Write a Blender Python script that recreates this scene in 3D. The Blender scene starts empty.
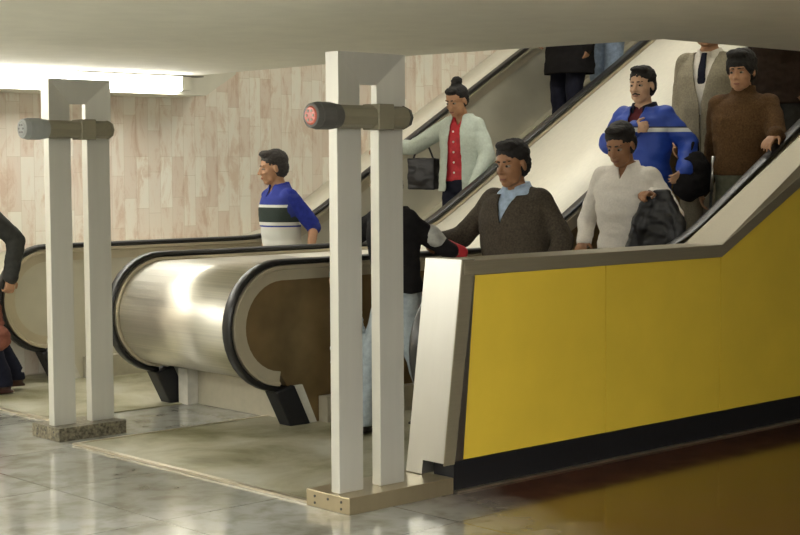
import bpy, bmesh, math, random
from mathutils import Vector, Matrix, noise
random.seed(7)
S = bpy.context.scene
COL = S.collection
PI = math.pi

# ------------------------------------------------------------------ materials
def new_mat(name):
    m = bpy.data.materials.new(name); m.use_nodes = True
    nt = m.node_tree; b = nt.nodes['Principled BSDF']
    return m, nt, b
def setp(b, **k):
    for a, v in k.items():
        b.inputs[a.replace('_', ' ')].default_value = v
def ramp(nt, stops, interp='LINEAR'):
    r = nt.nodes.new('ShaderNodeValToRGB'); r.color_ramp.interpolation = interp
    e = r.color_ramp.elements
    while len(e) < len(stops): e.new(0.5)
    for i, (p, c) in enumerate(stops):
        e[i].position = p; e[i].color = (*c, 1)
    return r
def tex(nt, kind='Object', scale=(1, 1, 1), loc=(0, 0, 0), rot=(0, 0, 0)):
    tc = nt.nodes.new('ShaderNodeTexCoord'); mp = nt.nodes.new('ShaderNodeMapping')
    nt.links.new(tc.outputs[kind], mp.inputs['Vector'])
    mp.inputs['Scale'].default_value = scale; mp.inputs['Location'].default_value = loc; mp.inputs['Rotation'].default_value = rot
    return mp
def nz(nt, vec, scale, detail=4, rough=.55, dist=0):
    n = nt.nodes.new('ShaderNodeTexNoise'); n.inputs['Scale'].default_value = scale
    n.inputs['Detail'].default_value = detail; n.inputs['Roughness'].default_value = rough; n.inputs['Distortion'].default_value = dist
    if vec: nt.links.new(vec.outputs[0], n.inputs['Vector'])
    return n
def bump(nt, b, src, strength=.2, dist=.01, out='Fac'):
    bp = nt.nodes.new('ShaderNodeBump'); bp.inputs['Strength'].default_value = strength; bp.inputs['Distance'].default_value = dist
    nt.links.new(src.outputs[out], bp.inputs['Height']); nt.links.new(bp.outputs[0], b.inputs['Normal'])

def plain(name, col, rough=.6, metal=0, var=.12, scale=12, bmp=.0, spec=None, coat=0, stretch=(1, 1, 1)):
    m, nt, b = new_mat(name)
    setp(b, Roughness=rough, Metallic=metal)
    if spec is not None: b.inputs['Specular IOR Level'].default_value = spec
    if coat: b.inputs['Coat Weight'].default_value = coat; b.inputs['Coat Roughness'].default_value = .15
    mp = tex(nt, scale=stretch); n = nz(nt, mp, scale)
    lo = tuple(c * (1 - var) for c in col); hi = tuple(min(1, c * (1 + var)) for c in col)
    r = ramp(nt, [(.3, lo), (.7, hi)]); nt.links.new(n.outputs['Fac'], r.inputs[0]); nt.links.new(r.outputs[0], b.inputs['Base Color'])
    if bmp: bump(nt, b, n, bmp, .004)
    return m
def brushed(name, col, rough, metal=1, stretch=(1, 1, 40), var=.06, rv=.08, aniso=0, scale=9, stain=0):
    m, nt, b = new_mat(name)
    setp(b, Metallic=metal)
    mp = tex(nt, scale=stretch); n = nz(nt, mp, scale, 3)
    lo = tuple(c * (1 - var) for c in col); hi = tuple(min(1, c * (1 + var)) for c in col)
    r = ramp(nt, [(.3, lo), (.7, hi)]); nt.links.new(n.outputs['Fac'], r.inputs[0])
    mr = nt.nodes.new('ShaderNodeMapRange'); mr.inputs[3].default_value = rough - rv; mr.inputs[4].default_value = rough + rv
    nt.links.new(n.outputs['Fac'], mr.inputs[0]); nt.links.new(mr.outputs[0], b.inputs['Roughness'])
    nt.links.new(r.outputs[0], b.inputs['Base Color'])
    return m

M = {}
M['steel'] = brushed('brushed_steel', (.74, .71, .63), .40, stretch=(3, .12, 26), scale=5, var=.10, rv=.13)
M['steel_bright'] = brushed('bright_steel', (.50, .50, .47), .36, stretch=(3, 3, .4), scale=4, var=.03, rv=.05)
M['steel_cap'] = brushed('cap_steel', (.30, .265, .185), .5, metal=.45, stretch=(.5, 12, 12), scale=10)
M['alu'] = brushed('satin_aluminium', (.62, .61, .55), .45, metal=.45, stretch=(5, 5, .4), scale=5, var=.025, rv=.03)
M['deck'] = brushed('deck_sheet', (.76, .73, .63), .5, metal=.2, stretch=(.5, 8, 8), scale=5, var=.04)
M['panel_light'] = brushed('balustrade_sheet', (.60, .57, .46), .45, metal=.35, stretch=(.6, 3, .8), scale=3, var=.12)
M['panel_brown'] = brushed('bronze_sheet', (.23, .155, .07), .42, metal=.6, stretch=(1, 1, 1), scale=3, var=.3)  # same steel as the pale sides; brown paints in the dark surroundings it mirrors
M['track'] = brushed('rail_track_metal', (.55, .49, .36), .38, metal=.5, stretch=(1, 1, 1), var=.05)
M['rubber'] = plain('handrail_rubber', (.010, .0095, .0095), .34, var=.1)
M['black'] = plain('black_paint', (.006, .006, .008), .6, var=.3, scale=40)
M['yellow'] = plain('yellow_laminate', (.79, .57, .06), .42, var=.05, scale=2.5)
M['seam'] = plain('seam_dark', (.30, .21, .03), .7)
M['strip'] = brushed('floor_strip', (.75, .70, .58), .35, stretch=(1, 1, 1))
M['tube_grey'] = plain('bar_grey_olive', (.22, .20, .14), .45, metal=.2, var=.06)
M['tube_dark'] = plain('bar_dark_housing', (.075, .073, .066), .5, var=.1)
M['tube_pale'] = plain('bar_pale_housing', (.26, .27, .26), .45, var=.1)
M['lens_red'] = plain('lens_red', (.50, .11, .07), .2, var=.2, scale=60)
M['lens_grey'] = plain('lens_grey', (.33, .34, .33), .2, var=.1)
M['step'] = brushed('step_metal', (.22, .21, .19), .45, stretch=(1, 30, 1))
M['skirtp'] = brushed('skirt_panel', (.46, .43, .34), .4, metal=.4, stretch=(2, 2, 2))
M['white_trim'] = plain('white_trim', (.62, .60, .53), .4)

# marble floor, polished slabs
def mat_floor():
    m, nt, b = new_mat('polished_marble_floor')
    mp = tex(nt)
    n1 = nz(nt, mp, 1.1, 5, .5, .4); n2 = nz(nt, mp, 7, 8, .6, .3)
    r1 = ramp(nt, [(.32, (.29, .285, .235)), (.5, (.42, .425, .39)), (.68, (.50, .515, .49))])
    nt.links.new(n1.outputs['Fac'], r1.inputs[0])
    r2 = ramp(nt, [(.35, (.66, .62, .53)), (.55, (1, 1, 1))])
    nt.links.new(n2.outputs['Fac'], r2.inputs[0])
    mx = nt.nodes.new('ShaderNodeMixRGB'); mx.blend_type = 'MULTIPLY'; mx.inputs[0].default_value = .8
    nt.links.new(r1.outputs[0], mx.inputs[1]); nt.links.new(r2.outputs[0], mx.inputs[2])
    # base colour turns red-brown towards the yellow wall side
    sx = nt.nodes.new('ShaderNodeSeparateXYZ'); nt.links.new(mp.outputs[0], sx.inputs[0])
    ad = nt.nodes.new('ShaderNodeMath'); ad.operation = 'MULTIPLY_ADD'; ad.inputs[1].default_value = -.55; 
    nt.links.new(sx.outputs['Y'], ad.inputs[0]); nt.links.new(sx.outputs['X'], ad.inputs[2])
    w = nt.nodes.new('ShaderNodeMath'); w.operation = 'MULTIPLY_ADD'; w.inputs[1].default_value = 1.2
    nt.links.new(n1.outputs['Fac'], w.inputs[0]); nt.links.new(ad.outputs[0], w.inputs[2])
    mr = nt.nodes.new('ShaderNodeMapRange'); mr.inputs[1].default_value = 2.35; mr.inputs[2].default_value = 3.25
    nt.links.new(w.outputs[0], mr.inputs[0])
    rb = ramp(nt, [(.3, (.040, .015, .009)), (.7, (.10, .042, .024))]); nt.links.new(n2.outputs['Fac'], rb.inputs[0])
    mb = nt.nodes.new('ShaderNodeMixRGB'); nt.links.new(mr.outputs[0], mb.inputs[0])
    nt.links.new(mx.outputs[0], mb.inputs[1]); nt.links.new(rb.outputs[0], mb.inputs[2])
    br = nt.nodes.new('ShaderNodeTexBrick'); br.offset = 0
    br.inputs['Scale'].default_value = 1; br.inputs['Brick Width'].default_value = .9; br.inputs['Row Height'].default_value = .9
    br.inputs['Mortar Size'].default_value = .004
    br.inputs['Color1'].default_value = (1, 1, 1, 1); br.inputs['Color2'].default_value = (.86, .86, .86, 1); br.inputs['Mortar'].default_value = (.45, .43, .4, 1)
    nt.links.new(mp.outputs[0], br.inputs['Vector'])
    m2 = nt.nodes.new('ShaderNodeMixRGB'); m2.blend_type = 'MULTIPLY'; m2.inputs[0].default_value = 1
    nt.links.new(mb.outputs[0], m2.inputs[1]); nt.links.new(br.outputs['Color'], m2.inputs[2])
    nt.links.new(m2.outputs[0], b.inputs['Base Color'])
    rr = nt.nodes.new('ShaderNodeMapRange'); rr.inputs[3].default_value = .06; rr.inputs[4].default_value = .17
    nt.links.new(n2.outputs['Fac'], rr.inputs[0]); nt.links.new(rr.outputs[0], b.inputs['Roughness'])
    b.inputs['IOR'].default_value = 1.62
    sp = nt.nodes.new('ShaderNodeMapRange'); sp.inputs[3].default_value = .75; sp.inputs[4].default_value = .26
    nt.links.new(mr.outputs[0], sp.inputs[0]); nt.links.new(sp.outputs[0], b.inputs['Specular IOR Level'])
    return m
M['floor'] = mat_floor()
def mat_plate():
    m, nt, b = new_mat('worn_floor_plate')
    mp = tex(nt); n1 = nz(nt, mp, 1.7, 5, .6, .4)
    r = ramp(nt, [(.34, (.17, .16, .075)), (.5, (.38, .36, .25)), (.66, (.50, .49, .40))])
    nt.links.new(n1.outputs['Fac'], r.inputs[0]); nt.links.new(r.outputs[0], b.inputs['Base Color'])
    wv = nt.nodes.new('ShaderNodeTexWave'); wv.bands_direction = 'Y'; wv.inputs['Scale'].default_value = 40
    nt.links.new(mp.outputs[0], wv.inputs['Vector']); bump(nt, b, wv, .25, .002)
    setp(b, Roughness=.42, Metallic=.3)
    return m
M['plate'] = mat_plate()
def mat_wall():
    m, nt, b = new_mat('marble_slab_wall')
    mp = tex(nt, rot=(0, PI / 2, PI / 2))   # running bond turned upright
    tc = nt.nodes.new('ShaderNodeTexCoord'); sx = nt.nodes.new('ShaderNodeSeparateXYZ'); nt.links.new(tc.outputs['Object'], sx.inputs[0])
    cb = nt.nodes.new('ShaderNodeCombineXYZ'); nt.links.new(sx.outputs['Z'], cb.inputs[0]); nt.links.new(sx.outputs['X'], cb.inputs[1])
    nt.nodes.remove(mp)
    br = nt.nodes.new('ShaderNodeTexBrick'); br.offset = .37; br.offset_frequency = 3; br.squash = .8; br.squash_frequency = 2
    br.inputs['Scale'].default_value = 1; br.inputs['Brick Width'].default_value = .40; br.inputs['Row Height'].default_value = .11
    br.inputs['Mortar Size'].default_value = .0015; br.inputs['Bias'].default_value = 0
    br.inputs['Color1'].default_value = (.70, .61, .52, 1); br.inputs['Color2'].default_value = (.82, .80, .72, 1); br.inputs['Mortar'].default_value = (.60, .53, .42, 1)
    nt.links.new(cb.outputs[0], br.inputs['Vector'])
    n1 = nz(nt, None, 6, 8, .72, .5); vm = nt.nodes.new('ShaderNodeVectorMath'); vm.operation = 'MULTIPLY'; vm.inputs[1].default_value = (.5, 1.6, 1); nt.links.new(cb.outputs[0], vm.inputs[0]); nt.links.new(vm.outputs[0], n1.inputs['Vector'])
    r = ramp(nt, [(.38, (.80, .64, .53)), (.50, (1, .97, .93)), (.62, (1, 1, .97)), (.75, (.84, .81, .70))])
    nt.links.new(n1.outputs['Fac'], r.inputs[0])
    mx = nt.nodes.new('ShaderNodeMixRGB'); mx.blend_type = 'MULTIPLY'; mx.inputs[0].default_value = .75
    nt.links.new(br.outputs['Color'], mx.inputs[1]); nt.links.new(r.outputs[0], mx.inputs[2]); nt.links.new(mx.outputs[0], b.inputs['Base Color'])
    setp(b, Roughness=.38)
    return m
M['wall'] = mat_wall()
M['ceil'] = plain('ceiling_plaster', (.74, .72, .62), .9, var=.04, scale=5, bmp=.25, stretch=(1, 1, 1))
M['paint'] = plain('beam_paint', (.66, .64, .54), .7, var=.04, scale=6)
M['gap'] = plain('shadow_gap', (.20, .19, .16), .8)
def emis(name, col, st):
    m, nt, b = new_mat(name); setp(b, Base_Color=(.9, .9, .9, 1)); b.inputs['Emission Color'].default_value = (*col, 1); b.inputs['Emission Strength'].default_value = st
    return m
M['lamp'] = emis('fluorescent_glow', (1, .985, .92), 24)
M['lamp_shaft'] = emis('shaft_fluorescent_glow', (1, .97, .88), 15)
M['lamp_dim'] = emis('dim_fluorescent_glow', (1, .985, .92), 24)
M['lamp_hall'] = emis('hall_fluorescent_glow', (1, .98, .91), 62)

def cloth(name, col, rough=.9, var=.18, scale=30, sheen=.0, bmp=.4):
    m = plain(name, col, rough, var=var, scale=scale, bmp=bmp, spec=.2)
    return m

# ------------------------------------------------------------------ mesh helpers
def link(name, me, mat=None, parent=None, smooth=False):
    o = bpy.data.objects.new(name, me); COL.objects.link(o)
    if mat: me.materials.append(mat)
    if smooth:
        for p in me.polygons: p.use_smooth = True
    if parent: o.parent = parent
    return o
def obj(name, bm, mat=None, parent=None, smooth=False, bevel=0, seg=2):
    me = bpy.data.meshes.new(name); bmesh.ops.recalc_face_normals(bm, faces=bm.faces[:]); bm.to_mesh(me); bm.free()
    o = link(name, me, mat, parent, smooth)
    if bevel:
        md = o.modifiers.new('b', 'BEVEL'); md.width = bevel; md.segments = seg; md.limit_method = 'ANGLE'
    return o
def tag(o, label=None, cat=None, group=None, kind=None):
    for k, v in (('label', label), ('category', cat), ('group', group), ('kind', kind)):
        if v: o[k] = v
    return o
def empty(name, loc, rz=0, **k):
    e = bpy.data.objects.new(name, None); COL.objects.link(e); e.location = loc; e.rotation_euler = (0, 0, rz); e.empty_display_size = .1
    return tag(e, **k)
def box(bm, x0, x1, y0, y1, z0, z1):
    v = [bm.verts.new(p) for p in ((x0, y0, z0), (x1, y0, z0), (x1, y1, z0), (x0, y1, z0), (x0, y0, z1), (x1, y0, z1), (x1, y1, z1), (x0, y1, z1))]
    for f in ((0, 3, 2, 1), (4, 5, 6, 7), (0, 1, 5, 4), (1, 2, 6, 5), (2, 3, 7, 6), (3, 0, 4, 7)): bm.faces.new([v[i] for i in f])
    return bm
def B(*a): return box(bmesh.new(), *a)
def prism(bm, pts, y0, y1):      # polygon in XZ extruded along Y
    a = [bm.verts.new((x, y0, z)) for x, z in pts]; b = [bm.verts.new((x, y1, z)) for x, z in pts]
    n = len(pts)
    bm.faces.new(a); bm.faces.new(b[::-1])
    for i in range(n): bm.faces.new((a[i], b[i], b[(i + 1) % n], a[(i + 1) % n]))
    return bm
def cyl(bm, p0, p1, r0, r1=None, n=20):
    p0, p1 = Vector(p0), Vector(p1); r1 = r0 if r1 is None else r1
    d = (p1 - p0).normalized(); a = d.orthogonal().normalized(); b = d.cross(a)
    A = [bm.verts.new(p0 + (a * math.cos(t) + b * math.sin(t)) * r0) for t in [2 * PI * i / n for i in range(n)]]
    Bv = [bm.verts.new(p1 + (a * math.cos(t) + b * math.sin(t)) * r1) for t in [2 * PI * i / n for i in range(n)]]
    bm.faces.new(A[::-1]); bm.faces.new(Bv)
    for i in range(n): bm.faces.new((A[i], A[(i + 1) % n], Bv[(i + 1) % n], Bv[i]))
    return bm

# ------------------------------------------------------------------ setting
YW = 10.0       # marble wall plane
CE = 6.65       # ceiling edge over the escalators
ZC = 2.2
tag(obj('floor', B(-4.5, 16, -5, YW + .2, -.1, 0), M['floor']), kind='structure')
tag(obj('wall_left', B(-4.5, 16, YW, YW + .2, 0, 7.2), M['wall']), kind='structure')
tag(obj('wall_back', B(-4.7, -4.5, -5, YW + .2, 0, 2.6), M['paint']), kind='structure')
tag(obj('wall_right', B(-4.7, 16, -5.2, -5, 0, 2.6), M['paint']), kind='structure')
tag(obj('wall_far', B(16, 16.2, -5.2, YW + .2, 0, 7.2), M['paint']), kind='structure')
# low plaster ceiling: L shape, open above the escalators
bm = bmesh.new()
pts = [(-4.7, -5.2), (16, -5.2), (16, 5.17), (CE + .12, 5.17), (CE - .12, 6.9), (CE - .04, 8), (CE, YW), (-4.7, YW)]
a = [bm.verts.new((x, y, ZC)) for x, y in pts]; b2 = [bm.verts.new((x, y, ZC + .35)) for x, y in pts]
bm.faces.new(a); bm.faces.new(b2[::-1])
for i in range(len(pts)): bm.faces.new((a[i], a[(i + 1) % len(pts)], b2[(i + 1) % len(pts)], b2[i]))
tag(obj('ceiling', bm, M['ceil']), kind='structure')
# shaft above the escalators
tag(obj('wall_shaft_front', B(CE - .2, CE - .02, 5.2, YW, ZC + .36, 4.2), M['paint']), kind='structure')
tag(obj('wall_shaft_right', B(CE - .2, 16, 5.0, 5.16, ZC + .36, 7.2), M['paint']), kind='structure')
tag(obj('ceiling_shaft', prism(bmesh.new(), [(CE - .3, 4.2), (10.5, 6.2), (16, 6.8), (16, 7), (10.5, 6.4), (CE - .3, 4.4)], 5.0, YW), M['paint']), kind='structure')
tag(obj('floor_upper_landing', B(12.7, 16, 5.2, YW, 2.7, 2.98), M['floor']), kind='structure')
# bulkhead along the wall with its sloping end
YB = 9.5
tag(obj('trim_1', prism(bmesh.new(), [(-4.5, 2.06), (6.8, 2.06), (7.08, ZC + .03), (7.1, ZC + .16), (-4.5, ZC + .16)], YB, YW), M['paint']), kind='structure')

# ------------------------------------------------------------------ escalator geometry
T30 = math.tan(math.radians(30))
ZR = .98
def rail_path(shift=0, xend=13.0, r=.385, z_off=0, x_off=0):
    """centre-top line of a handrail in XZ, newel bottom first"""
    xk = 7.59 + shift; cx, cz = 5.43, ZR - r
    pts = []
    rr = r + z_off
    for i in range(19):
        t = math.radians(-100 + i * (-170) / 18) 
        t = math.radians(-95 - i * 175 / 18)       # -95deg (bottom) through 180 to 90 (top)
        pts.append((cx + rr * math.cos(t), cz + rr * math.sin(t)))
    a, R = .44, .44 / math.tan(math.radians(15))
    for i in range(1, 4): pts.append((cx + (xk - a - cx) * i / 4, ZR + z_off))
    for i in range(9):
        th = math.radians(30) * i / 8
        pts.append((xk - a + (R - z_off) * math.sin(th), ZR + z_off + (R - z_off) * (1 - math.cos(th))))
    x0, z0 = pts[-1]
    pts.append((xend, z0 + (xend - x0) * T30))
    return pts
def sweep(bm, path, y, prof):
    """prof: list of (dy, dn); dn along outward normal in the XZ plane"""
    rings = []
    n = len(path)
    for i, (x, z) in enumerate(path):
        x0, z0 = path[max(i - 1, 0)]; x1, z1 = path[min(i + 1, n - 1)]
        tx, tz = x1 - x0, z1 - z0; l = math.hypot(tx, tz); tx /= l; tz /= l
        nx, nz_ = -tz, tx
        rings.append([bm.verts.new((x + nx * dn, y + dy, z + nz_ * dn)) for dy, dn in prof])
    k = len(prof)
    for a_, b_ in zip(rings, rings[1:]):
        for j in range(k): bm.faces.new((a_[j], a_[(j + 1) % k], b_[(j + 1) % k], b_[j]))
    bm.faces.new(rings[0]); bm.faces.new(rings[-1][::-1])
    return bm
RAILPROF = [(-.036, -.011), (-.032, -.003), (-.020, .0), (.020, .0), (.032, -.003), (.036, -.011), (.035, -.024), (.02, -.034), (-.02, -.034), (-.035, -.024)]
def step_z(x):
    return max(0, .252 + (x - 7.973) * T30)
STEP0, STEPD = 7.05, .40
def tread(x):
    """height of the tread under x"""
    i = math.floor((x - STEP0) / STEPD)
    if i < 0: return 0
    return round(max(0, step_z(STEP0 + (i + .55) * STEPD)), 3)

def panel_poly(shift, inset, xend=13.0):
    top = rail_path(shift, xend, z_off=-inset)
    zb = lambda x: step_z(x) - .12
    pts = list(top)
    pts.append((xend, zb(xend))); pts.append((7.75, zb(7.75) + .0)); pts.append((7.5, .002)); pts.append((5.62, .002)); pts.append((5.56, .12))
    return pts

def escalator(name, label, yn, yf, near_shift, mat_near, mat_far, group):
    root = empty(name, (0, 0, 0), label=label, cat='escalator', group=group)
    root.location = (5.0, (yn + yf) / 2, 0)
    off = Vector((-5.0, -(yn + yf) / 2, 0))
    def put(o): 
        o.data.transform(Matrix.Translation(off)); return o
    for side, y, sh, mt in (('near', yn, near_shift, mat_near), ('far', yf, 0, mat_far)):
        s = 1 if side == 'near' else -1      # inward direction
        h = put(obj('handrail', sweep(bmesh.new(), rail_path(sh), y, RAILPROF), M['rubber'], root, smooth=True))
        put(obj('handrail_track', sweep(bmesh.new(), rail_path(sh, z_off=-.036), y, [(-.045, 0), (.045, 0), (.045, -.02), (.034, -.026), (.034, -.085), (-.034, -.085), (-.034, -.026), (-.045, -.02)]), M['track'], root))
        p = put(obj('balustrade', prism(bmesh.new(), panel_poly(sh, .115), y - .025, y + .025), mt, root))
        # boot where the belt dives into the floor
        bm = prism(bmesh.new(), [(5.36, .215), (5.50, .245), (5.62, .002), (5.47, .002)], y - .055, y + .055)
        put(obj('boot', bm, M['black'], root, bevel=.008))
        put(obj('newel_trim', prism(bmesh.new(), [(5.51, .24), (5.57, .24), (5.68, .002), (5.625, .002)], y - .04, y + .04), M['white_trim'], root))
        # skirt beside the steps
        ys = y + s * .11
        put(obj('skirt', prism(bmesh.new(), [(5.7, .002), (5.7, .16), (7.3, .16), (7.75, .30), (13, step_z(13) + .2), (13, step_z(13) - .1), (7.8, .0)], min(ys, y + s * .03), max(ys, y + s * .03)), M['skirtp'], root))
    # steps with grooved treads and risers
    bm = bmesh.new(); w0, w1 = yn + .125, yf - .125
    prof = [(0, -.01), (0, .0)]
    ng = 26
    def step_mesh():
        bm = bmesh.new()
        box(bm, 0, STEPD - .004, w0, w1, -.20, -.012)
        for i in range(ng):
            a0 = w0 + (w1 - w0) * i / ng
            box(bm, .004, STEPD - .004, a0, a0 + (w1 - w0) / ng * .55, -.012, 0)
        return bm
    me = None
    for i in range(14):
        x = STEP0 + i * STEPD; z = tread(x + .01)
        if me is None:
            o = obj('step', step_mesh(), M['step'], root); me = o.data; me.transform(Matrix.Translation(Vector((0, off.y, 0))))
        else:
            o = bpy.data.objects.new('step', me); COL.objects.link(o); o.parent = root
        o.location = (x + off.x, 0, max(z, .004))
    return root
YBN, YBF, YCN, YCF = 5.36, 6.9, 8.13, 9.55
escalator('escalator', 'nearer escalator with steel sides coloured brown for dark reflections, behind the yellow wall, carrying the men down', YBN, YBF, -.55, M['panel_brown'], M['panel_brown'], None)
escalator('escalator', 'far escalator along the marble wall with pale sides, carrying the woman in mint', YCN, YCF, 0, M['panel_light'], M['panel_light'], None)

# floor plates of the two escalators
def plate(x0, x1, y0, y1, label):
    r = empty('floor_plate', (x0, (y0 + y1) / 2, 0), label=label, cat='floor plate')
    o = obj('plate', B(0, x1 - x0, -(y1 - y0) / 2, (y1 - y0) / 2, .001, .008), M['plate'], r)
    bm = bmesh.new(); box(bm, -.03, 0, -(y1 - y0) / 2, (y1 - y0) / 2, .001, .012); box(bm, -.03, x1 - x0, (y1 - y0) / 2, (y1 - y0) / 2 + .025, .001, .012)
    obj('edge_strip', bm, M['strip'], r)
    return r
plate(4.29, 7.04, 5.21, 7.22, 'worn metal floor plate of the nearer escalator between the two gates')
plate(4.6, 7.04, 8.02, 9.9, 'metal floor plate of the far escalator beneath the man in polo shirt')

# the stainless sheet between the two escalators
def offset_band(path, t):
    out = []
    n = len(path)
    for i, (x, z) in enumerate(path):
        x0, z0 = path[max(i - 1, 0)]; x1, z1 = path[min(i + 1, n - 1)]
        l = math.hypot(x1 - x0, z1 - z0); out.append((x + (z1 - z0) / l * t, z - (x1 - x0) / l * t))
    return out
def deck(name, y0, y1, label, mats, skirt=True):
    root = empty(name, (5.4, (y0 + y1) / 2, 0), label=label, cat='casing')
    T = Matrix.Translation(Vector((-5.4, -(y0 + y1) / 2, 0)))
    p = rail_path(0, 13.0, z_off=-.055)
    nn = 19
    def band(pp, name, m):
        inner = offset_band(pp, .012)
        bm = bmesh.new(); prism(bm, pp + inner[::-1], y0, y1); o = obj(name, bm, m, root, smooth=False); o.data.transform(T)
        for f in o.data.polygons: f.use_smooth = abs(f.normal.y) < .5
        return o
    band(p[:nn + 2], 'front_sheet', mats[0])
    band(p[nn + 1:], 'sloping_deck', mats[1])
    if skirt:
        o = obj('recessed_skirt', B(5.60, 5.64, y0, y1, .002, .24), M['skirtp'], root); o.data.transform(T)
        o = obj('skirt_post', B(5.52, 5.60, y1 - .12, y1 - .02, .002, .23), M['white_trim'], root); o.data.transform(T)
    return root
deck('escalator_casing', YBF + .052, YCN - .052, 'curved brushed steel casing between the two escalators', (M['steel'], M['deck']))
deck('escalator_casing', YCF + .052, YW - .003, 'narrow pale casing between the far escalator and the marble wall', (M['panel_light'], M['deck']), skirt=False)

# ------------------------------------------------------------------ yellow wall
YF = 4.93; YK = 5.17
ty = math.tan(math.radians(26)); tb = math.tan(math.radians(28.2))
def ytop(x): return 1.005 if x < 7.0 else 1.005 + (x - 7.0) * ty
root = empty('yellow_wall', (5, YF, 0), label='yellow panelled side wall of the escalator with steel cap and black kick plate', cat='wall')
T = Matrix.Translation(Vector((-5, -YF, 0)))
def yput(o): o.data.transform(T); return o
edges = [None, 5.995, 6.985, 7.965, 8.945, 9.925, 10.9, 12.0, 13.0]
for i in range(len(edges) - 1):
    g = .003
    if i == 0: poly = [(4.905, .145), (edges[1] - g, .145), (edges[1] - g, 1.006), (5.022, 1.006)]
    else:
        x0, x1 = edges[i] + g, edges[i + 1] - g
        poly = [(x0, .145), (x1, .145), (x1, ytop(x1))] + ([(7.0, ytop(7.0))] if x0 < 7.0 < x1 else []) + [(x0, ytop(x0))]
    yput(obj('panel', prism(bmesh.new(), poly, YF + .004, YF + .03), M['yellow'], root))
yput(obj('core', prism(bmesh.new(), [(5.0, .01), (13, .01), (13, ytop(13) - .02), (7, .99), (5.05, .99)], YF + .0305, YK - .01), M['seam'], root))
# cap: front face, sloping top
def cap_ring(x, zf, zb): return [(x, YF - .006, zf - .068), (x, YF - .006, zf), (x, YK + .01, zb), (x, YK + .01, zb - .068)]
bm = bmesh.new(); rings = []
for x, zf, zb in ((4.965, 1.07, 1.07), (6.985, 1.07, 1.07), (13.0, 1.07 + 6.0 * ty, 1.07 + 6.0 * tb)):
    rings.append([bm.verts.new(p) for p in cap_ring(x, zf, zb)])
for a_, b_ in zip(rings, rings[1:]):
    for j in range(4): bm.faces.new((a_[j], a_[(j + 1) % 4], b_[(j + 1) % 4], b_[j]))
bm.faces.new(rings[0]); bm.faces.new(rings[-1][::-1])
yput(obj('cap', bm, M['steel_cap'], root, bevel=.004))
# leaning bright end
bm = bmesh.new()
prism(bm, [(4.955, 1.075), (4.83, .132), (4.90, .132), (5.03, 1.003), (5.03, 1.075)], YF - .004, YF + .0)
yput(obj('end_facing', bm, M['steel_cap'], root))
bm = bmesh.new()
prism(bm, [(4.953, 1.078), (4.8295, .143), (4.96, .143), (5.04, .99), (5.04, 1.078)], YF + .0005, YK)
prism(bm, [(4.8295, .143), (4.821, .079), (4.95, .079), (4.96, .143)], YF + .135, YK)
yput(obj('end_cover', bm, M['steel_bright'], root))
yput(obj('kick_plate', B(4.895, 13, YF - .002, YF + .13, 0.0, .142), M['black'], root))
yput(obj('floor_strip', B(4.90, 13, YF - .024, YF - .003, 0, .010), M['strip'], root))

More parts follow.
